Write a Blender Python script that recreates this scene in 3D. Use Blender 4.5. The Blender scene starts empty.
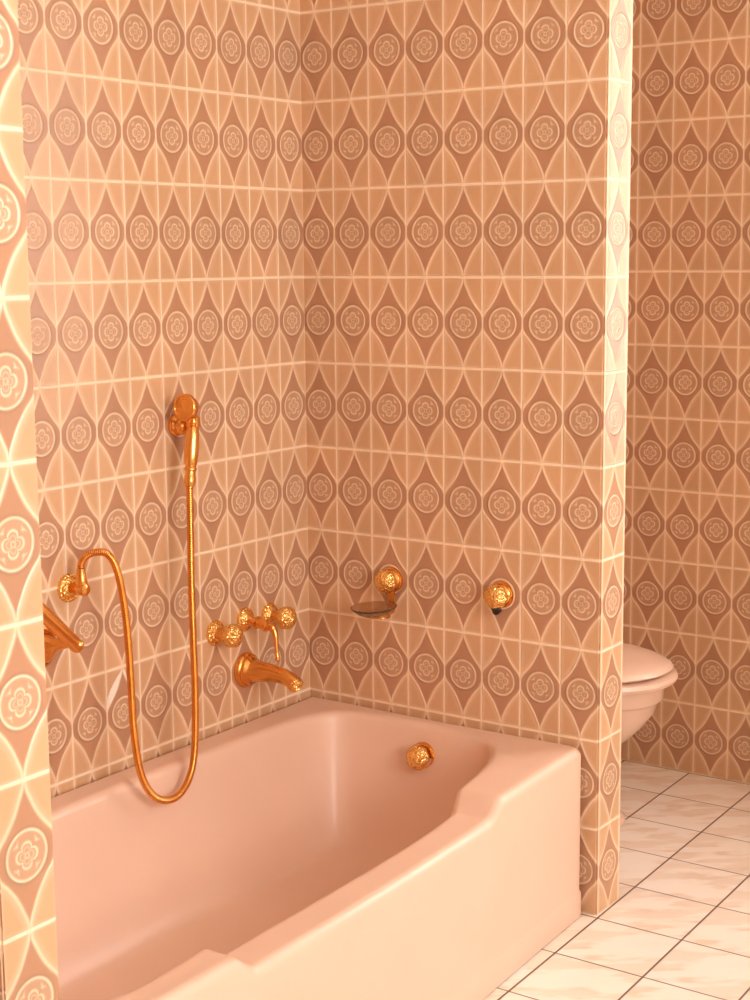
import bpy, bmesh, math, random
from mathutils import Vector, Matrix
random.seed(4)
S = bpy.context.scene
C = S.collection
PI = math.pi

# ------------------------------------------------------------------ node maths
class X:
    """a scalar expression in a shader tree"""
    tree = None
    def __init__(s, sock): s.s = sock
    def __add__(a, b): return mth('ADD', a, b)
    def __radd__(a, b): return mth('ADD', b, a)
    def __sub__(a, b): return mth('SUBTRACT', a, b)
    def __rsub__(a, b): return mth('SUBTRACT', b, a)
    def __mul__(a, b): return mth('MULTIPLY', a, b)
    def __rmul__(a, b): return mth('MULTIPLY', b, a)
    def __truediv__(a, b): return mth('DIVIDE', a, b)
    def __rtruediv__(a, b): return mth('DIVIDE', b, a)

def mth(op, *args, clamp=False):
    n = X.tree.nodes.new('ShaderNodeMath'); n.operation = op; n.use_clamp = clamp
    for i, a in enumerate(args):
        if isinstance(a, X): X.tree.links.new(a.s, n.inputs[i])
        else: n.inputs[i].default_value = a
    return X(n.outputs[0])
def sat(a): return mth('ADD', a, 0.0, clamp=True)
def absx(a): return mth('ABSOLUTE', a)
def sqrtx(a): return mth('SQRT', a)
def line(d, w, soft):                       # 1 where |d| < w, fading over soft
    return sat((w + soft - absx(d)) / soft)
def bell(d, w):                             # exp(-(d/w)^2)
    q = d / w
    return mth('EXPONENT', 0.0 - q * q)
def step(d, soft): return sat(d / soft + 0.5)
def eq(a, v): return mth('COMPARE', a, v, 0.1)

def mixc(fac, a, b):
    n = X.tree.nodes.new('ShaderNodeMix'); n.data_type = 'RGBA'
    if isinstance(fac, X): X.tree.links.new(fac.s, n.inputs[0])
    else: n.inputs[0].default_value = fac
    for i, c in ((6, a), (7, b)):
        if isinstance(c, tuple): n.inputs[i].default_value = c + (1,)
        else: X.tree.links.new(c, n.inputs[i])
    return n.outputs[2]

def new_mat(name, base=(.8, .8, .8), rough=.4, metal=0., **kw):
    m = bpy.data.materials.new(name); m.use_nodes = True
    t = m.node_tree; b = t.nodes['Principled BSDF']
    b.inputs['Base Color'].default_value = tuple(base) + (1,)
    b.inputs['Roughness'].default_value = rough
    b.inputs['Metallic'].default_value = metal
    for k, v in kw.items(): b.inputs[k].default_value = v
    X.tree = t
    return m, t, b
def bump(t, b, h, strength, dist):
    n = t.nodes.new('ShaderNodeBump'); n.inputs['Strength'].default_value = strength
    n.inputs['Distance'].default_value = dist
    t.links.new(h.s if isinstance(h, X) else h, n.inputs['Height'])
    t.links.new(n.outputs[0], b.inputs['Normal'])
def noise(t, scale, detail=3., vec=None, rough=.5):
    n = t.nodes.new('ShaderNodeTexNoise'); n.inputs['Scale'].default_value = scale
    n.inputs['Detail'].default_value = detail; n.inputs['Roughness'].default_value = rough
    if vec is not None: t.links.new(vec, n.inputs['Vector'])
    return n
def objco(t): return t.nodes.new('ShaderNodeTexCoord').outputs['Object']

# ------------------------------------------------------------------ materials
PETAL = [(0, 0), (.07, 0), (.14, .025), (.22, .075), (.33, .175), (.51, .31), (.69, .405), (.92, .497), (1, .5)]
def curve(x, pts):
    n = X.tree.nodes.new('ShaderNodeFloatCurve'); c = n.mapping.curves[0]
    n.mapping.extend = 'HORIZONTAL'
    while len(c.points) < len(pts): c.points.new(.5, .5)
    for p, q in zip(c.points, pts): p.location = q
    n.mapping.update()
    X.tree.links.new(x.s, n.inputs['Value'])
    return X(n.outputs[0])
def tile_material():
    m, t, b = new_mat('glazed_relief_tile', rough=.3)
    b.inputs['Specular IOR Level'].default_value = .5
    uv = t.nodes.new('ShaderNodeUVMap'); uv.uv_map = 'UVMap'
    sp = t.nodes.new('ShaderNodeSeparateXYZ'); t.links.new(uv.outputs[0], sp.inputs[0])
    u, v = X(sp.outputs[0]), X(sp.outputs[1])
    cu, cv = mth('FLOOR', u), mth('FLOOR', v * .5)
    fx = u - cu - .5
    fy = (v * .5 - cv - .5) * 2.0
    ax, ay = absx(fx), absx(fy)
    # leaf shaped petals round a concave lozenge
    d, d_a, d_b = curve(ay, PETAL), curve(ay - .03, PETAL), curve(ay + .03, PETAL)
    sl = (d_b - d_a) / .06
    s = (ax - .5 + d) / sqrtx(sl * sl + 1.0)           # >0 inside a petal
    petal = step(s, .03)
    ridge = bell(s - .016, .028)
    glow = sat(1.0 - absx(s - .01) / .13) * petal
    # grout / tile edges
    gv = line(ax - .5, .012, .016)
    gh = line(ay - 1.0, .018, .022)
    grout = mth('MAXIMUM', gv, gh)
    edge = mth('MAXIMUM', bell(ax - .5, .055), bell(ay - 1.0, .045)) * sat(step(s, .08) + bell(ay - 1.0, .02))
    # medallion
    r2 = fx * fx + fy * fy + 1e-5
    r = sqrtx(r2)
    disc = step(.35 - r, .012)
    ring = bell(r - .330, .022)
    disc_shade = bell(r - .368, .022)
    c2 = (fx * fx - fy * fy) / r2
    ac2 = absx(c2)
    rf = mth('POWER', ac2 + .02, .55) * .085 + .088
    flower = bell(r - rf, .020)
    inner = bell(r - (rf - .06), .014)
    bud = bell(r - .035, .016)
    s2 = sat(1.0 - ac2 * 1.7)
    leaf = bell(r - (.268 - s2 * .035), .018) * s2
    leaf2 = bell(r - .215, .012) * s2 * s2
    lines = sat(flower + leaf * .9 + leaf2 * .5 + inner * .45 + bud * .6) * disc
    # uneven firing of the glaze
    oc = objco(t)
    nz = X(noise(t, 9., 3., oc).outputs[0]); nf = X(noise(t, 90., 2., oc).outputs[0])
    wn = t.nodes.new('ShaderNodeTexWhiteNoise'); wn.noise_dimensions = '2D'
    cb = t.nodes.new('ShaderNodeCombineXYZ')
    t.links.new(cu.s, cb.inputs[0]); t.links.new(cv.s, cb.inputs[1]); t.links.new(cb.outputs[0], wn.inputs['Vector'])
    wv = X(wn.outputs['Value'])
    D, P, L, M, G = TILE['lozenge'], TILE['petal'], TILE['ridge'], TILE['medal'], TILE['grout']
    col = mixc(petal, D, P)
    col = mixc(glow * .40, col, L)
    col = mixc(ridge * .80, col, L)
    col = mixc(edge * .55, col, L)
    col = mixc(disc_shade * .5, col, tuple(c * .7 for c in D))  # groove shadow round the raised medallion, painted into the colour
    col = mixc(disc, col, M)
    col = mixc(lines * .88, col, L)
    col = mixc(ring * .95, col, L)
    col = mixc(grout * .9, col, G)
    vary = t.nodes.new('ShaderNodeHueSaturation')
    t.links.new((nz * .22 + wv * .10 + nf * .06 + .81).s, vary.inputs['Value'])
    t.links.new(col, vary.inputs['Color'])
    col = vary.outputs[0]
    # one chipped tile on the tap wall: the bare white body shows beside a lozenge edge
    here = eq(cu, -7.0) * eq(cv, 2.0) * step(fy - .16, .03) * step(.93 - fy, .02)
    chip1 = here * step(0.0 - fx, .02) * step(s - .012, .02) * step(.20 - .20 * (fy * 2.4 - 1.3) * (fy * 2.4 - 1.3) - s + (nf - .5) * .04, .02)
    chip2 = here * step(fx, .02) * step(s - .0, .02) * step(.06 - s, .02) * step(fy - .5, .03)
    chip = sat(chip1 + chip2)
    col = mixc(chip, col, (.86, .74, .62))
    t.links.new(col, b.inputs['Base Color'])
    t.links.new((grout * .4 + chip * .4 + .26 + nf * .08).s, b.inputs['Roughness'])
    h = petal * .25 + ridge * .55 + ring * .7 + disc * .35 + lines * .45 + edge * .35 - grout * .7 + nz * .35 - chip * .5
    bump(t, b, h, .75, .0026)
    return m

TILE = dict(lozenge=(.475, .24, .135), petal=(.63, .365, .20), ridge=(.87, .645, .44),
            medal=(.53, .30, .178), grout=(.91, .71, .51))
M_tile = tile_material()

def floor_material():
    m, t, b = new_mat('marbled_floor_tile', rough=.28)
    oc = objco(t)
    sp = t.nodes.new('ShaderNodeSeparateXYZ'); t.links.new(oc, sp.inputs[0])
    u = (X(sp.outputs[0]) + X(sp.outputs[1]) * .03 - .791) / .2
    v = (X(sp.outputs[1]) + .007) / .205
    iu, iv = mth('FLOOR', u), mth('FLOOR', v)
    fu, fv = u - iu, v - iv
    du = .5 - absx(fu - .5); dv = .5 - absx(fv - .5)
    gu = line(du, .009, .006); gv = line(dv, .008, .006)
    # veins: each tile turns and shifts the same smoky figure
    wn = t.nodes.new('ShaderNodeTexWhiteNoise'); wn.noise_dimensions = '2D'
    cb = t.nodes.new('ShaderNodeCombineXYZ'); t.links.new(iu.s, cb.inputs[0]); t.links.new(iv.s, cb.inputs[1])
    t.links.new(cb.outputs[0], wn.inputs['Vector'])
    wv = X(wn.outputs['Value'])
    cv = t.nodes.new('ShaderNodeCombineXYZ')
    t.links.new((fu * .55 + fv * .9 + wv * 7.0).s, cv.inputs[0]); t.links.new((fv * 2.4 - fu * 2.0 + wv * 13.0).s, cv.inputs[1])
    n1 = X(noise(t, .85, 3., cv.outputs[0], .5).outputs[0])
    n2 = X(noise(t, 1.7, 3., cv.outputs[0], .55).outputs[0])
    vein = bell(n1 - .53, .05) * sat((n2 - .38) * 4.0)
    edge = sat((n1 - .53) * 7.0) * sat(1.0 - (n1 - .53) * 4.0)
    col = mixc(sat(n2 * .6), FLOOR['base'], FLOOR['warm'])
    col = mixc(edge * .55, col, FLOOR['vein'])
    col = mixc(vein * .42, col, FLOOR['vein'])
    col = mixc(gv * .85, col, FLOOR['grout'])
    col = mixc(gu * .95, col, FLOOR['grout'])
    t.links.new(col, b.inputs['Base Color'])
    g = mth('MAXIMUM', gu, gv)
    t.links.new((g * .5 + .26).s, b.inputs['Roughness'])
    bump(t, b, 0.0 - g, .5, .0015)
    return m
FLOOR = dict(base=(.90, .82, .73), warm=(.86, .74, .61), vein=(.66, .40, .21), grout=(.15, .075, .04))
M_floor = floor_material()

def enamel(name, col, rough=.2):
    m, t, b = new_mat(name, col, rough)
    b.inputs['Coat Weight'].default_value = .18; b.inputs['Coat Roughness'].default_value = .2
    n = X(noise(t, 5., 3., objco(t)).outputs[0])
    c = mixc(n, tuple(x * .95 for x in col), tuple(min(1, x * 1.05) for x in col))
    t.links.new(c, b.inputs['Base Color'])
    return m
M_tub = enamel('pink_enamel', (.78, .52, .385), .42)
M_wc = enamel('pink_ceramic', (.76, .52, .39), .22)
M_seat = enamel('pink_seat_plastic', (.76, .52, .39), .3)

def gold(name, rough=.2, emboss=0., col=(.84, .41, .115)):
    m, t, b = new_mat(name, col, rough, 1.)
    oc = objco(t)
    n = X(noise(t, 40., 3., oc).outputs[0])
    c = mixc(n, tuple(x * .86 for x in col), tuple(min(1, x * 1.12) for x in col))
    if emboss:
        vo = t.nodes.new('ShaderNodeTexVoronoi'); vo.inputs['Scale'].default_value = 190.
        t.links.new(oc, vo.inputs['Vector'])
        n3 = X(noise(t, 150., 2., oc).outputs[0])
        h = X(vo.outputs['Distance']) * .8 + n3 * .7
        bump(t, b, h, emboss, .004)
        c = mixc(sat((n3 - .4) * 3.0) * .45, c, (1.0, .70, .30))
    t.links.new(c, b.inputs['Base Color'])
    return m
M_gold = gold('polished_gold', .22)
M_hose = gold('gold_hose_metal', .27, 0., (.79, .385, .11))
M_emb = gold('embossed_gold', .24, .8, (1., .57, .19))
M_black, _, _ = new_mat('black_rubber', (.012, .010, .009), .45)
M_dark, _, _ = new_mat('dark_recess', (.02, .012, .01), .8)
M_glass, _t, _b = new_mat('smoked_amber_glass', (.72, .58, .42), .03)
_b.inputs['Transmission Weight'].default_value = .95; _b.inputs['IOR'].default_value = 1.5
M_plaster, _t, _b = new_mat('ceiling_plaster', (.86, .81, .74), .85)
bump(_t, _b, X(noise(_t, 60., 3., objco(_t)).outputs[0]), .2, .002)
M_frame, _, _ = new_mat('white_window_paint', (.82, .78, .72), .4)
def pane_mat(name, col, e):
    m, t, b = new_mat(name, (.8, .8, .8), .5)
    b.inputs['Emission Color'].default_value = col + (1,)
    b.inputs['Emission Strength'].default_value = e
    return m
M_pane1 = pane_mat('frosted_pane_in_daylight', (1., .96, .94), 8.)
M_pane2 = pane_mat('frosted_pane_in_soft_daylight', (1., .985, .975), 13.2)

# ------------------------------------------------------------------ mesh helpers
def link(name, bm, mat, parent=None, smooth=True, uvf=None):
    bmesh.ops.remove_doubles(bm, verts=bm.verts, dist=1e-6)
    bmesh.ops.recalc_face_normals(bm, faces=bm.faces)
    if uvf:
        lay = bm.loops.layers.uv.new('UVMap')
        bm.normal_update()
        for f in bm.faces:
            for l in f.loops: l[lay].uv = uvf(l.vert.co, f.normal)
    me = bpy.data.meshes.new(name); bm.to_mesh(me); bm.free()
    me.materials.append(mat)
    for p in me.polygons: p.use_smooth = smooth
    o = bpy.data.objects.new(name, me); C.objects.link(o)
    if smooth:
        try: me.set_sharp_from_angle(angle=math.radians(40))
        except Exception: pass
    if parent: o.parent = parent
    return o
def thing(name, label, cat, loc=(0, 0, 0), group=None):
    o = bpy.data.objects.new(name, None); C.objects.link(o)
    o.empty_display_size = .05
    o['label'] = label; o['category'] = cat; o['kind'] = 'thing'
    if group: o['group'] = group
    o.location = loc
    return o
def settle(root):
    """children were built in room coordinates: keep them there under the placed Empty"""
    L = root.location.copy()
    for ch in root.children:
        ch.data.transform(Matrix.Translation(-L))
        for g in ch.children: g.data.transform(Matrix.Translation(-L))
def box(bm, lo, hi):
    vs = [bm.verts.new((x, y, z)) for x in (lo[0], hi[0]) for y in (lo[1], hi[1]) for z in (lo[2], hi[2])]
    for q in ((0, 1, 3, 2), (4, 6, 7, 5), (0, 4, 5, 1), (2, 3, 7, 6), (0, 2, 6, 4), (1, 5, 7, 3)):
        bm.faces.new([vs[i] for i in q])
def frame_of(d):
    d = Vector(d).normalized()
    a = Vector((0, 0, 1)) if abs(d.z) < .9 else Vector((1, 0, 0))
    x = a.cross(d).normalized(); y = d.cross(x)
    return x, y, d
def lathe(bm, o, d, prof, n=32, sx=1., sy=1., lump=None):
    """prof: (radius, distance along d) pairs; lump(k, i) scales a radius"""
    o = Vector(o); x, y, z = frame_of(d)
    rings = []
    for i, (r, h) in enumerate(prof):
        c = o + z * h
        if r < 1e-6: rings.append([bm.verts.new(c)]); continue
        ring = []
        for k in range(n):
            a = 2 * PI * k / n
            rr = r * (lump(a, i, h) if lump else 1)
            ring.append(bm.verts.new(c + x * (rr * math.cos(a) * sx) + y * (rr * math.sin(a) * sy)))
        rings.append(ring)
    skin(bm, rings)
def skin(bm, rings):
    for A, B in zip(rings, rings[1:]):
        n = max(len(A), len(B))
        for k in range(n):
            a0, a1 = A[k % len(A)], A[(k + 1) % len(A)]
            b0, b1 = B[k % len(B)], B[(k + 1) % len(B)]
            vs = []
            for v in (a0, a1, b1, b0):
                if v not in vs: vs.append(v)
            if len(vs) >= 3: bm.faces.new(vs)
def catmull(pts, n, closed=False):
    P = [Vector(p) for p in pts]; out = []; N = len(P)
    seg = N if closed else N - 1
    for i in range(seg):
        if closed: p0, p1, p2, p3 = (P[(i + k) % N] for k in (-1, 0, 1, 2))
        else:
            p1, p2 = P[i], P[i + 1]
            p0 = P[i - 1] if i else p1 * 2 - p2
            p3 = P[i + 2] if i + 2 < N else p2 * 2 - p1
        for k in range(n):
            t = k / n
            out.append(.5 * (2 * p1 + (p2 - p0) * t + (2 * p0 - 5 * p1 + 4 * p2 - p3) * t * t + (3 * p1 - p0 - 3 * p2 + p3) * t ** 3))
    if not closed: out.append(P[-1])
    return out
def resample(pts, step):
    out = [pts[0]]; acc = 0.
    for a, b in zip(pts, pts[1:]):
        L = (b - a).length
        if L < 1e-9: continue
        t = step - acc
        while t <= L:
            out.append(a.lerp(b, t / L)); t += step
        acc = L - (t - step)
    out.append(pts[-1])
    return out
def tube(bm, pts, rad, n=14, cap=True):
    pts = [Vector(p) for p in pts]
    rf = rad if callable(rad) else (lambda i, f: rad)
    up = None; rings = []; N = len(pts)
    for i, p in enumerate(pts):
        t = (pts[min(i + 1, N - 1)] - pts[max(i - 1, 0)]).normalized()
        if up is None: up = frame_of(t)[0]
        up = (up - t * up.dot(t)).normalized(); w = t.cross(up)
        r = rf(i, i / (N - 1))
        rings.append([bm.verts.new(p + (up * math.cos(2 * PI * k / n) + w * math.sin(2 * PI * k / n)) * r) for k in range(n)])
    if cap:
        rings = [[bm.verts.new(pts[0])]] + rings + [[bm.verts.new(pts[-1])]]
    skin(bm, rings)
def dome(R, depth, n=12, start=0.):
    """profile of a flattened ball of radius R and total depth"""
    return [(R * math.sin(PI * k / n), start + depth * .5 * (1 - math.cos(PI * k / n))) for k in range(n + 1)]

# ------------------------------------------------------------------ the room
# x: away from the tap wall, y: towards the lavatory, z: up
def tuv(ox, oy):
    def f(co, no):
        if abs(no.x) > .7: return ((co.y - oy) / .1, co.z / .1)
        if abs(no.y) > .7: return ((co.x - ox) / .1, co.z / .1)
        return ((co.x - ox) / .1, (co.y - oy) / .1)
    return f
def struct(name, boxes, mat, uvf=None, bev=0.):
    bm = bmesh.new()
    for lo, hi in boxes: box(bm, lo, hi)
    if bev:
        es = [e for e in bm.edges if abs(e.verts[0].co.z - e.verts[1].co.z) > .5]
        bmesh.ops.bevel(bm, geom=es, offset=bev, segments=2, affect='EDGES', clamp_overlap=True)
    o = link(name, bm, mat, None, False, uvf)
    o['kind'] = 'structure'
    return o
XR, YF, YB, ZC, T = 3.3, -3.6, 1.02, 2.55, .12
struct('floor', [((-T, YF - T, -.1), (XR + T, YB + T, 0))], M_floor)
struct('ceiling', [((-T, YF - T, ZC), (XR + T, YB + T, ZC + .1))], M_plaster)
struct('wall_left', [((-T, YF - T, 0), (0, YB + T, ZC))], M_tile, tuv(0, .0026))
W1 = (1.25, 2.40, .85, 2.30)     # daylight window in the back wall, out of frame to the right
struct('wall_back', [((0, YB, 0), (W1[0], YB + T, ZC)), ((W1[1], YB, 0), (XR, YB + T, ZC)),
                     ((W1[0], YB, 0), (W1[1], YB + T, W1[2])), ((W1[0], YB, W1[3]), (W1[1], YB + T, ZC))], M_tile, tuv(.0716, 0))
struct('wall_front', [((0, YF - T, 0), (XR, YF, ZC))], M_plaster)
W2 = (-2.35, -.95, .95, 2.25)    # the main window, in the right-hand wall
struct('wall_right', [((XR, YF - T, 0), (XR + T, W2[0], ZC)), ((XR, W2[1], 0), (XR + T, YB + T, ZC)),
                      ((XR, W2[0], 0), (XR + T, W2[1], W2[2])), ((XR, W2[0], W2[3]), (XR + T, W2[1], ZC))], M_plaster)
struct('wall_middle', [((-.02, 0, 0), (.785, .117, ZC))], M_tile, tuv(-.0101, .0085), .004)
struct('wall_shading', [((1.42, 0, 0), (XR, .117, ZC))], M_plaster)  # unseen partition, added to keep window light off the wall behind the toilet
struct('wall_near', [((-.02, -1.715, 0), (.82, -1.62, ZC))], M_tile, tuv(-.03, -1.717), .003)

def window(name, a0, a1, z0, z1, axis, p, mat, n):
    """frame and mullions in the opening, frosted pane set back; axis 0: wall across x, 1: wall across y"""
    def bb(bm, a, b, za, zb, d0, d1):
        lo, hi = ((p + d0, a, za), (p + d1, b, zb)) if axis == 0 else ((a, p + d0, za), (b, p + d1, zb))
        box(bm, lo, hi)
    bm = bmesh.new(); w = .05
    bb(bm, a0, a0 + w, z0, z1, 0, .07); bb(bm, a1 - w, a1, z0, z1, 0, .07)
    bb(bm, a0 + w, a1 - w, z0, z0 + w, 0, .07); bb(bm, a0 + w, a1 - w, z1 - w, z1, 0, .07)
    for k in range(1, n):
        c = a0 + (a1 - a0) * k / n
        bb(bm, c - .02, c + .02, z0 + w, z1 - w, 0, .07)
    o = link(name, bm, M_frame, None, False); o['kind'] = 'structure'
    bm = bmesh.new(); bb(bm, a0 + .01, a1 - .01, z0 + .01, z1 - .01, .04, .046)
    link('pane', bm, mat, o, False)
window('window_1', *W1, 1, YB + .02, M_pane1, 2)
window('window_2', *W2, 0, XR + .02, M_pane2, 2)

# ------------------------------------------------------------------ bathtub
def interp(tab, v):
    if v >= tab[0][0]: return tab[0][1]
    for (a, fa), (b_, fb) in zip(tab, tab[1:]):
        if v >= b_: return fa + (fb - fa) * (a - v) / (a - b_)
    return tab[-1][1]
BOW = [(0, .757), (-.2, .7665), (-.4, .7775), (-.6, .789), (-.9, .801), (-1.25, .805), (-1.616, .797)]
def smooth(t): t = max(0, min(1, t)); return t * t * (3 - 2 * t)
def bow(y): return sum(interp(BOW, y + k * .04) for k in (-2, -1, 0, 1, 2)) / 5
HI, LO = .386, .354
Y0, Y1 = -.004, -1.616
def rim(y, side):
    """rim height: the front rim dips between two notches"""
    if not side: return HI
    a = max(0, min(1, (-.380 - y) / .056)); b = max(0, min(1, (y + 1.236) / .05))
    return HI - (HI - LO) * (.3 * min(a, b) + .7 * smooth(min(a, b)))
INNER = [(.10, -.35), (.104, -.22), (.125, -.13), (.175, -.078), (.30, -.057), (.44, -.063), (.535, -.082), (.584, -.129), (.617, -.193),
         (.642, -.283), (.660, -.383), (.682, -.46), (.70, -.645), (.708, -.95), (.710, -1.15), (.717, -1.24), (.722, -1.39), (.69, -1.49),
         (.60, -1.545), (.42, -1.565), (.22, -1.55), (.125, -1.47), (.10, -1.3), (.092, -.95), (.091, -.65)]
def build_tub():
    inn = [Vector((p.x, p.y)) for p in catmull([(x, y, 0) for x, y in INNER], 16, True)]
    # outer outline: a rounded box with a bowed front, walked from the wall corner by the partition
    out = []; rc = .022
    xb = bow(Y0)
    def seg(a, b, n):
        for k in range(n): out.append(Vector(a).lerp(Vector(b), k / n))
    seg((.004, Y0), (xb - rc, Y0), 60)
    for k in range(8):
        a = PI / 2 * (1 - k / 8); out.append(Vector((xb - rc + rc * math.cos(a), Y0 - rc + rc * math.sin(a))))
    n = 230
    for k in range(n):
        y = Y0 - rc + (Y1 - Y0 + 2 * rc) * k / n; out.append(Vector((bow(y), y)))
    xe = bow(Y1)
    for k in range(8):
        a = -PI / 2 * k / 8; out.append(Vector((xe - rc + rc * math.cos(a), Y1 + rc + rc * math.sin(a))))
    seg((xe - rc, Y1), (.004, Y1), 60)
    seg((.004, Y1), (.004, Y0), 120)
    def hit(c, o):
        d = o - c; best = None
        for a, b in zip(inn, inn[1:] + inn[:1]):
            e = b - a; den = d.x * e.y - d.y * e.x
            if abs(den) < 1e-12: continue
            w = a - c
            t = (w.x * e.y - w.y * e.x) / den; u = (w.x * d.y - w.y * d.x) / den
            if t > 0 and -1e-6 <= u <= 1 + 1e-6 and (best is None or t > best): best = t
        return c + d * best
    bm = bmesh.new(); cols = []
    def flo(p):                                         # inner outline -> floor outline
        return Vector((.205 + (p.x - .095) / .62 * .37, -.20 + (p.y + .057) / 1.508 * 1.03))
    for o in out:
        c = Vector((.4, max(-1.3, min(-.30, o.y))))
        i = hit(c, o)
        front = o.x > .7
        h = rim(o.y, front)
        W = (i - o).length; d = (i - o) / W
        col = []
        def put(t, z): p = o + d * t; col.append((p.x, p.y, z))
        R, r = .020, .020
        put(.0005, .002); put(0, .006); put(0, .054); put(.0035, .060); put(.0040, .064); put(.004, .15); put(.004, .25); put(.004, h - R)
        for k in range(1, 8):
            a = PI / 2 * k / 7; put(.004 + R * (1 - math.cos(a)), h - R + R * math.sin(a))
        L = W - r - .004 - R
        for k in (1, 2, 3): put(.004 + R + L * k / 4, h - .0008 * math.sin(PI * k / 4))
        for k in range(0, 7):
            a = PI / 2 * k / 7; put(W - r + r * math.sin(a), h - r + r * math.cos(a))
        f = flo(i); zt = h - r; zb = .075
        for k in range(1, 25):
            tt = k / 24; tt = 1 - (1 - tt) ** 1.5
            a_ = .42 * tt + .58 * (1 - (1 - tt ** 2.5) ** (1 / 2.5))
            p = i.lerp(f, a_); col.append((p.x, p.y, zt + (zb - zt) * tt))
        cf = Vector((.39, max(-1.0, min(-.4, f.y))))
        for k in (1, 2, 3, 4):
            p = f.lerp(cf, k / 4); col.append((p.x, p.y, zb - .010 * math.sin(PI / 2 * k / 4)))
        cols.append([bm.verts.new(v) for v in col])
    N = len(cols)
    for k in range(N):
        A, B = cols[k], cols[(k + 1) % N]
        for j in range(len(A) - 1): bm.faces.new((A[j], B[j], B[j + 1], A[j + 1]))
    bmesh.ops.remove_doubles(bm, verts=bm.verts, dist=1e-5)
    o = link('bathtub', bm, M_tub)
    o['label'] = 'pink built-in bathtub with bowed front and dipped rim between the tiled walls'
    o['category'] = 'bathtub'; o['kind'] = 'thing'
    return o
tub = build_tub()

def embossed(name, o, d, R, depth, parent, mat=None, n=48, m=20):
    """round knob covered in raised flowers and leaves"""
    def lump(a, i, h):
        t = i / m
        return 1 + .03 * math.sin(6 * a + 5 * t) * math.sin(PI * t) + .03 * math.cos(11 * a - 9 * t) * math.sin(2 * PI * t)
    bm = bmesh.new()
    prof = []
    for k in range(m + 1):
        a = PI * k / m
        prof.append((R * math.sin(a), depth * .5 * (1 - math.cos(a))))
    lathe(bm, o, d, prof, n, lump=lump)
    return link(name, bm, mat or M_emb, parent)

# overflow rosette on the end of the tub
ov = Vector((.3755, -.0665, .3135)); od = Vector((0, -1, .10)).normalized()
bm = bmesh.new(); lathe(bm, ov - od * .004, od, [(0, 0), (.0315, 0), (.0325, .006), (.0305, .010), (.026, .011), (.024, .008), (0, .008)], 40)
ovf = link('overflow_flange', bm, M_gold, tub)
k_ = embossed('overflow_knob', ov + od * .006, od, .0295, .040, tub)
k_['label'] = 'embossed gold overflow knob'

# ------------------------------------------------------------------ bath mixer on the tap wall
def flange(name, o, d, R, parent, h=.014, beads=0):
    bm = bmesh.new()
    lathe(bm, o, d, [(0, -.0015), (R, -.0015), (R, .004), (R * .97, .007), (R * .86, .008), (R * .82, .006), (R * .72, .009), (R * .5, h), (R * .3, h + .002), (0, h + .002)], 40,
          lump=(lambda a, i, hh: 1 + .035 * math.cos(beads * a) * (i in (1, 2, 3, 4))) if beads else None)
    return link(name, bm, M_emb if beads else M_gold, parent)
XA = Vector((1, 0, 0)); YA = Vector((0, -1, 0))
mix = thing('bath_faucet', 'ornate gold bath faucet with two knobs, lever and spout on the tiled wall', 'faucet', (0, -.25, .56))
for y, z in ((-.352, .612), (-.157, .6145)):
    st = bmesh.new()
    lathe(st, (.004, y, z), XA, [(.012, 0), (.013, .010), (.010, .016), (.010, .022), (.016, .026), (.016, .030), (0, .030)], 28)
    hd = link('handle', st, M_gold, mix)
    flange('escutcheon', (0, y, z), XA, .0285, hd, beads=18)
    embossed('knob', (.030, y, z), XA, .0275, .046, hd)
dv = bmesh.new()
lathe(dv, (.004, -.244, .6215), Vector((1, .12, -.16)), [(.016, 0), (.015, .008), (.012, .012), (.012, .026), (.0155, .028), (.0155, .031), (.0115, .033), (.0115, .050), (.0150, .052), (.0150, .058), (.010, .061), (0, .062)], 28)
dvo = link('diverter', dv, M_gold, mix)
flange('escutcheon', (0, -.2465, .622), XA, .0275, dvo, beads=18)
lv = bmesh.new()
pts = catmull([(.058, -.237, .612), (.072, -.235, .610), (.080, -.2355, .600), (.085, -.237, .580), (.089, -.2395, .553), (.092, -.241, .540)], 8)
tube(lv, pts, lambda i, f: 0.0098 - .0052 * min(1, f * 1.3), 14)
for kk, c in enumerate(((.0735, -.2352, .6075), (.0925, -.2412, .539))):
    lathe(lv, Vector(c) - Vector((0, 0, .0085 - .003 * kk)), (0, 0, 1), dome(.0095 - .0035 * kk, .019 - .007 * kk), 20)
link('lever', lv, M_gold, dvo)
spb = bmesh.new()
pts = catmull([(.012, -.247, .503), (.05, -.247, .505), (.09, -.247, .505), (.118, -.247, .5025), (.138, -.247, .495), (.150, -.247, .486)], 10)
tube(spb, pts, lambda i, f: .0245 - .0085 * f + .002 * math.cos(f * 6), 28)
spo = link('spout', spb, M_gold, mix)
bm = bmesh.new()
lathe(bm, (0, -.247, .503), XA, [(0, -.0015), (.0405, -.0015), (.0415, .004), (.040, .010), (.036, .013), (.0345, .0125), (.0345, .017), (.032, .022), (.027, .025), (.025, .030), (0, .030)], 44)
link('spout_flange', bm, M_gold, spo)
bm = bmesh.new()
td = Vector((.72, 0, -.69)).normalized(); to = Vector((.1425, -.247, .4925))
lathe(bm, to - td * .002, td, [(0, 0), (.0165, 0), (.0185, .003), (.0185, .006), (.0165, .008), (.0175, .011), (.0165, .016), (.0140, .018), (.0125, .018), (.0115, .010), (0, .010)], 36,
      lump=lambda a, i, h: 1 + .04 * math.cos(14 * a) * (2 <= i <= 6))
link('spout_nozzle', bm, M_emb, spo)
settle(mix)

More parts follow.
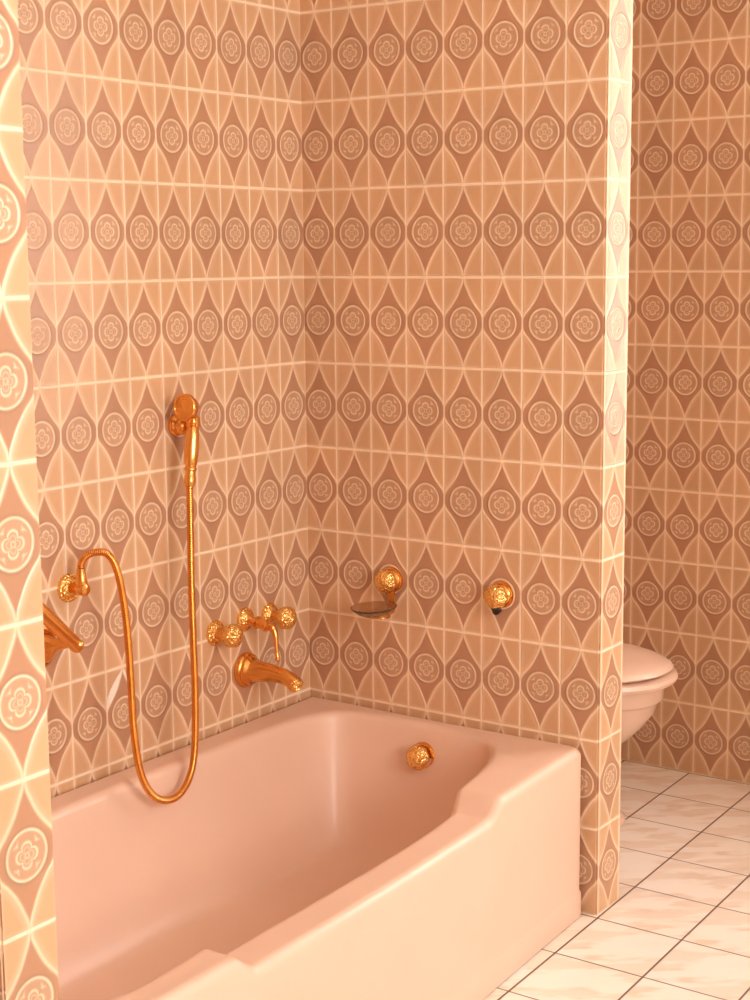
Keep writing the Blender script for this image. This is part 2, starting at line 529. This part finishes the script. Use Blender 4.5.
# ------------------------------------------------------------------ hand shower, its holder, hose and wall outlet
hold = thing('shower_holder', 'small gold wall bracket holding up the hand shower above the bath', 'bracket', (0, -.486, 1.10))
flange('escutcheon', (0, -.462, 1.092), XA, .024, hold)
embossed('ball', (.008, -.464, 1.092), XA, .021, .034, hold, M_gold)
bm = bmesh.new()
tube(bm, catmull([(.032, -.466, 1.093), (.044, -.469, 1.098), (.051, -.4715, 1.102)], 6), .007, 14)
link('arm', bm, M_gold, hold)
bm = bmesh.new()
a0 = 1.5
ring_c = Vector((.0615, -.4745, 1.1035))
def cring(bm, c, R0, R1, z0, z1, n=28, gap=.9, ga=0.):
    q = []
    for k in range(n + 1):
        a = ga + gap / 2 + (2 * PI - gap) * k / n
        e = Vector((math.cos(a), math.sin(a), 0))
        q.append([bm.verts.new(c + e * R + Vector((0, 0, z))) for R, z in ((R0, z0), (R1, z0), (R1, z1), (R0, z1))])
    skin(bm, q); bm.faces.new(q[0]); bm.faces.new(q[-1])
cring(bm, ring_c, .0115, .0155, -.010, .010, ga=-.9)
link('cradle', bm, M_gold, hold)
settle(hold)

sh = thing('hand_shower', 'gold hand shower hanging in its wall bracket, ribbed hose looping into the bath', 'shower', (.07, -.49, 1.05))
HOSE = [(.0425, -.798, .8405), (.044, -.7965, .852), (.052, -.788, .8655), (.064, -.7755, .8705), (.08, -.7584, .8646), (.095, -.7476, .8248), (.105, -.7398, .7286), (.115, -.7431, .607), (.125, -.7496, .5064), (.132, -.742, .4218), (.135, -.7181, .3711), (.135, -.6804, .3428), (.133, -.6356, .3377), (.13, -.597, .3608), (.125, -.5703, .4116), (.115, -.5515, .519), (.105, -.5415, .646), (.09, -.5258, .7709), (.075, -.5071, .8956), (.068, -.4985, .968)]
bm = bmesh.new()
hp = resample(catmull(HOSE, 24), .00125)
tube(bm, hp, lambda i, f: .0080 if (i % 3) else .0068, 14)
ho = link('hose', bm, M_hose, sh)
bm = bmesh.new()
ax0, ax1 = Vector((.0615, -.4735, 1.112)), Vector((.068, -.4988, .966)); hd_ = (ax1 - ax0); HL = hd_.length
lathe(bm, ax0, hd_, [(0, 0), (.0085, 0), (.0100, .004), (.0100, .012), (.0085, .016), (.0110, .022), (.0128, .034), (.0137, .055), (.0134, .080), (.0118, .098), (.0100, .104), (.0118, .107), (.0118, .111), (.0095, .114), (.0095, .122), (.0108, .126), (.0108, .138), (.0088, .146), (0, HL + .001)], 28,
      lump=lambda a, i, h: 1.14 + .03 * math.cos(10 * a) * (5 <= i <= 9))
link('handle', bm, M_gold, sh)
bm = bmesh.new()
fd = Vector((.06, -.99, .06)).normalized(); fc = Vector((.0615, -.4965, 1.1355))
lathe(bm, fc - fd * .028, fd, [(0, 0), (.010, 0), (.018, .004), (.0235, .014), (.0265, .022), (.0290, .025), (.0290, .033), (.0270, .0355), (.0245, .035), (.0235, .033), (.010, .0345), (0, .035)], 44)
tube(bm, catmull([fc - fd * .016 - Vector((0, 0, .008)), (.0615, -.4775, 1.122), (.0615, -.4735, 1.108)], 8), lambda i, f: .0105, 16)
hh = link('shower_head', bm, M_gold, sh)
bm = bmesh.new()
fx_, fy_, fz_ = frame_of(fd)
for ri, nn in ((.006, 6), (.012, 12), (.018, 18)):
    for k in range(nn):
        p = fc + fd * (.0062) + (fx_ * math.cos(2 * PI * k / nn) + fy_ * math.sin(2 * PI * k / nn)) * ri
        lathe(bm, p - fd * .002, fd, [(0, 0), (.0011, 0), (.0009, .0028), (0, .003)], 8)
link('nozzle', bm, M_gold, hh)
settle(sh)

outl = thing('hose_outlet', 'gold elbow outlet with beaded round flange where the shower hose leaves the wall', 'pipe fitting', (0, -.797, .797))
flange('flange', (0, -.795, .795), XA, .0285, outl, beads=20)
bm = bmesh.new()
lathe(bm, (.006, -.7965, .7965), Vector((1, -.03, .02)), [(0, 0), (.0150, 0), (.0150, .004), (.0115, .008), (.0115, .024), (.0130, .027), (.0130, .046), (.0115, .049), (.006, .051), (0, .051)], 28)
link('elbow', bm, M_gold, outl)
bm = bmesh.new()
lathe(bm, (.0425, -.798, .806), (0, 0, 1), [(0, 0), (.0118, 0), (.0125, .003), (.0118, .011), (.0105, .019), (.0095, .027), (.0090, .0335), (0, .0335)], 28)
link('hose_nut', bm, M_gold, outl)
settle(outl)

# ------------------------------------------------------------------ slanted bar by the near wall
gr = thing('grab_bar', 'slanted gold bar on a round wall mount, half hidden behind the near tiled wall', 'grab bar', (0, -.875, .68))
flange('flange', (0, -.880, .690), XA, .044, gr, h=.02)
bm = bmesh.new()
lathe(bm, (.010, -.880, .690), Vector((.07, .012, .022)), [(.031, 0), (.029, .012), (.019, .024), (.013, .036), (.0125, .074), (0, .074)], 26)
link('post', bm, M_gold, gr)
bm = bmesh.new()
b0, b1 = Vector((.08, -.848, .6935)), Vector((.08, -1.13, .968))
dirb = (b1 - b0).normalized()
L = (b1 - b0).length
lathe(bm, b0 - dirb * .006, dirb, [(0, 0), (.006, .001), (.0105, .004), (.0135, .009), (.0145, .016), (.0145, L), (.010, L + .01), (0, L + .011)], 26)
link('bar', bm, M_gold, gr)
bm = bmesh.new()
lathe(bm, b0 + dirb * .008 + Vector((.004, 0, .002)), Vector((.70, -.30, .22)), [(0, 0), (.0085, 0), (.0085, .011), (.0075, .0135), (.004, .0155), (0, .016)], 24)  # added stub: gives the rounded bar end its pale highlight
link('glint_stub', bm, M_gold, gr)
bm = bmesh.new()
lathe(bm, (.010, -1.075, .868), Vector((.07, .006, .050)), [(.026, 0), (.025, .010), (.016, .022), (.012, .034), (.0115, .075), (0, .075)], 26)
link('post', bm, M_gold, gr)
flange('flange', (0, -1.075, .868), XA, .040, gr, h=.02)
settle(gr)

# ------------------------------------------------------------------ soap dish and hook on the partition
dh = thing('soap_dish_holder', 'round embossed gold knob with an arm holding the glass soap dish', 'soap dish holder', (.26, 0, .70))
flange('flange', (.246, 0, .700), YA, .030, dh)
embossed('knob', (.246, -.010, .700), YA, .0285, .038, dh)
bm = bmesh.new()
def strap(bm, pts, w, t):
    pts = [Vector(p) for p in pts]; q = []
    for i, p in enumerate(pts):
        tg = (pts[min(i + 1, len(pts) - 1)] - pts[max(i - 1, 0)]).normalized()
        sd = Vector((1, 0, 0)); nn = tg.cross(sd)
        q.append([bm.verts.new(p + sd * a * w + nn * b * t) for a, b in ((-1, -1), (1, -1), (1, 1), (-1, 1))])
    skin(bm, q); bm.faces.new(q[0]); bm.faces.new(q[-1])
strap(bm, catmull([(.251, -.012, .692), (.2515, -.012, .668), (.2525, -.0125, .640), (.2525, -.016, .628), (.250, -.032, .6242), (.248, -.058, .6242)], 8), .0085, .0022)
arm = link('arm', bm, M_gold, dh)
bm = bmesh.new()
ringp = [Vector((0.246 + .034 * math.cos(2 * PI * k / 40), -.068 + .024 * math.sin(2 * PI * k / 40), .6265)) for k in range(41)]
tube(bm, ringp, .0022, 10, cap=False)
link('ring', bm, M_gold, arm)
settle(dh)
bm = bmesh.new()
lathe(bm, (.248, -.079, .6290), (0, 0, 1), [(0, .0012), (.030, .0012), (.036, .003), (.048, .0085), (.058, .0165), (.0615, .0195), (.0620, .0215), (.0595, .0215), (.056, .0188), (.046, .0115), (.035, .0058), (.028, .0045), (0, .0045)], 56, sx=1.0, sy=.80)
sd = link('soap_dish', bm, M_glass)
sd['label'] = 'shallow smoky glass soap dish under the gold knob on the partition wall'; sd['category'] = 'soap dish'; sd['kind'] = 'thing'

hk = thing('wall_hook', 'round embossed gold knob with small black hook right of the soap dish', 'hook', (.552, 0, .70))
flange('flange', (.5425, 0, .699), YA, .030, hk)
embossed('knob', (.5425, -.010, .699), YA, .0285, .038, hk)
bm = bmesh.new()
tube(bm, catmull([(.545, -.018, .684), (.5455, -.022, .672), (.5455, -.026, .6675), (.5455, -.034, .668)], 6), lambda i, f: .006 + .003 * f, 16)
lathe(bm, (.5455, -.022, .6685), (0, -1, .25), dome(.0100, .016, 10), 22, sx=1.25, sy=.75)
b_ = link('hook', bm, M_black, hk); b_['label'] = 'small black hook'
settle(hk)

# ------------------------------------------------------------------ toilet behind the partition
wc = thing('toilet', 'pink toilet with closed lid half hidden behind the tiled partition', 'toilet', (.40, .54, 0))
YC = .54
def oval(cx, a, b, z, n=64, back=None, pw=2.25):
    """egg outline: front towards +x; back: x where the outline is cut straight"""
    P = []
    for k in range(n):
        t = 2 * PI * k / n
        c, s_ = math.cos(t), math.sin(t)
        x = cx + a * math.copysign(abs(c) ** (2 / pw), c); y = YC + b * math.copysign(abs(s_) ** (2 / pw), s_)
        if back is not None: x = max(x, back)
        P.append((x, y, z))
    return P
def loft(bm, outlines, cap0=True, cap1=True):
    rings = [[bm.verts.new(p) for p in o] for o in outlines]
    for A, B in zip(rings, rings[1:]):
        for k in range(len(A)):
            bm.faces.new((A[k], A[(k + 1) % len(A)], B[(k + 1) % len(A)], B[k]))
    if cap0: bm.faces.new(rings[0])
    if cap1: bm.faces.new(rings[-1])
bm = bmesh.new()
secs = [(.395, .258, .116, .002), (.395, .258, .116, .012), (.385, .240, .108, .03), (.375, .225, .095, .09), (.365, .215, .095, .14), (.372, .240, .115, .19), (.392, .272, .138, .230),
        (.406, .291, .152, .265), (.417, .306, .161, .30), (.420, .311, .165, .328), (.422, .313, .167, .334), (.424, .319, .173, .337), (.424, .321, .175, .342), (.424, .322, .175, .379), (.424, .317, .171, .384)]
loft(bm, [oval(cx - .067, a, b, z, back=.006) for cx, a, b, z in secs])
link('bowl', bm, M_wc, wc)
bm = bmesh.new()
loft(bm, [oval(.433, a, b, z) for a, b, z in ((.268, .186, .3875), (.276, .194, .391), (.279, .197, .399), (.276, .194, .407), (.268, .186, .410))])
link('seat', bm, M_seat, wc)
bm = bmesh.new()
def lidz(z0, k): return z0
lid = [(.255, .176, .4135, 0), (.264, .185, .4145, 0), (.267, .188, .418, 0), (.264, .186, .423, 0), (.250, .176, .432, 0), (.215, .150, .4425, 0), (.150, .105, .4505, 0), (.06, .04, .4545, 0)]
rings = []
for a, b, z, _ in lid:
    o = oval(.433, a, b, z)
    # the lid is slightly warped: its front lip lifts off the seat
    o = [(x, y, zz + .004 * smooth((x - .40) / .3) + .0015 * math.sin(x * 38) * smooth((x - .45) / .2)) for x, y, zz in o]
    rings.append(o)
loft(bm, rings)
link('lid', bm, M_seat, wc)
for s_ in (-1, 1):
    bm = bmesh.new()
    lathe(bm, (.165, YC + s_ * .075, .385), (0, 0, 1), [(0, 0), (.016, 0), (.016, .024), (.012, .030), (0, .031)], 20)
    link('hinge', bm, M_seat, wc)
for ch in wc.children:
    if ch.name.split('.')[0] in ('seat', 'lid', 'hinge'): ch.data.transform(Matrix.Translation((0, 0, -.0035)))
settle(wc)

# ------------------------------------------------------------------ light, camera, colour
w = bpy.data.worlds.new('sky'); S.world = w; w.use_nodes = True
w.node_tree.nodes['Background'].inputs[0].default_value = (1., .9, .78, 1); w.node_tree.nodes['Background'].inputs[1].default_value = .3

yaw, pitch, roll, f_px = .6094, .1541, -.0086, 1563.42
fwd = Vector((-math.sin(yaw) * math.cos(pitch), math.cos(yaw) * math.cos(pitch), -math.sin(pitch)))
rt = Vector((math.cos(yaw), math.sin(yaw), 0)); up = rt.cross(fwd)
r2 = rt * math.cos(roll) + up * math.sin(roll); u2 = -rt * math.sin(roll) + up * math.cos(roll)
cam = bpy.data.cameras.new('camera'); co = bpy.data.objects.new('camera', cam); C.objects.link(co)
mw = Matrix((r2, u2, -fwd)).transposed().to_4x4(); mw.translation = Vector((2.265, -2.9603, 1.4449))
co.matrix_world = mw
cam.sensor_fit = 'VERTICAL'; cam.sensor_height = 36.; cam.sensor_width = 27.; cam.lens = f_px * 36 / 1000
cam.clip_start = .05
S.camera = co
S.cycles.max_bounces = 10; S.cycles.diffuse_bounces = 6
vs = S.view_settings
vs.view_transform = 'Standard'; vs.look = 'None'; vs.exposure = -0.07; vs.gamma = 1.0; vs.use_curve_mapping = False
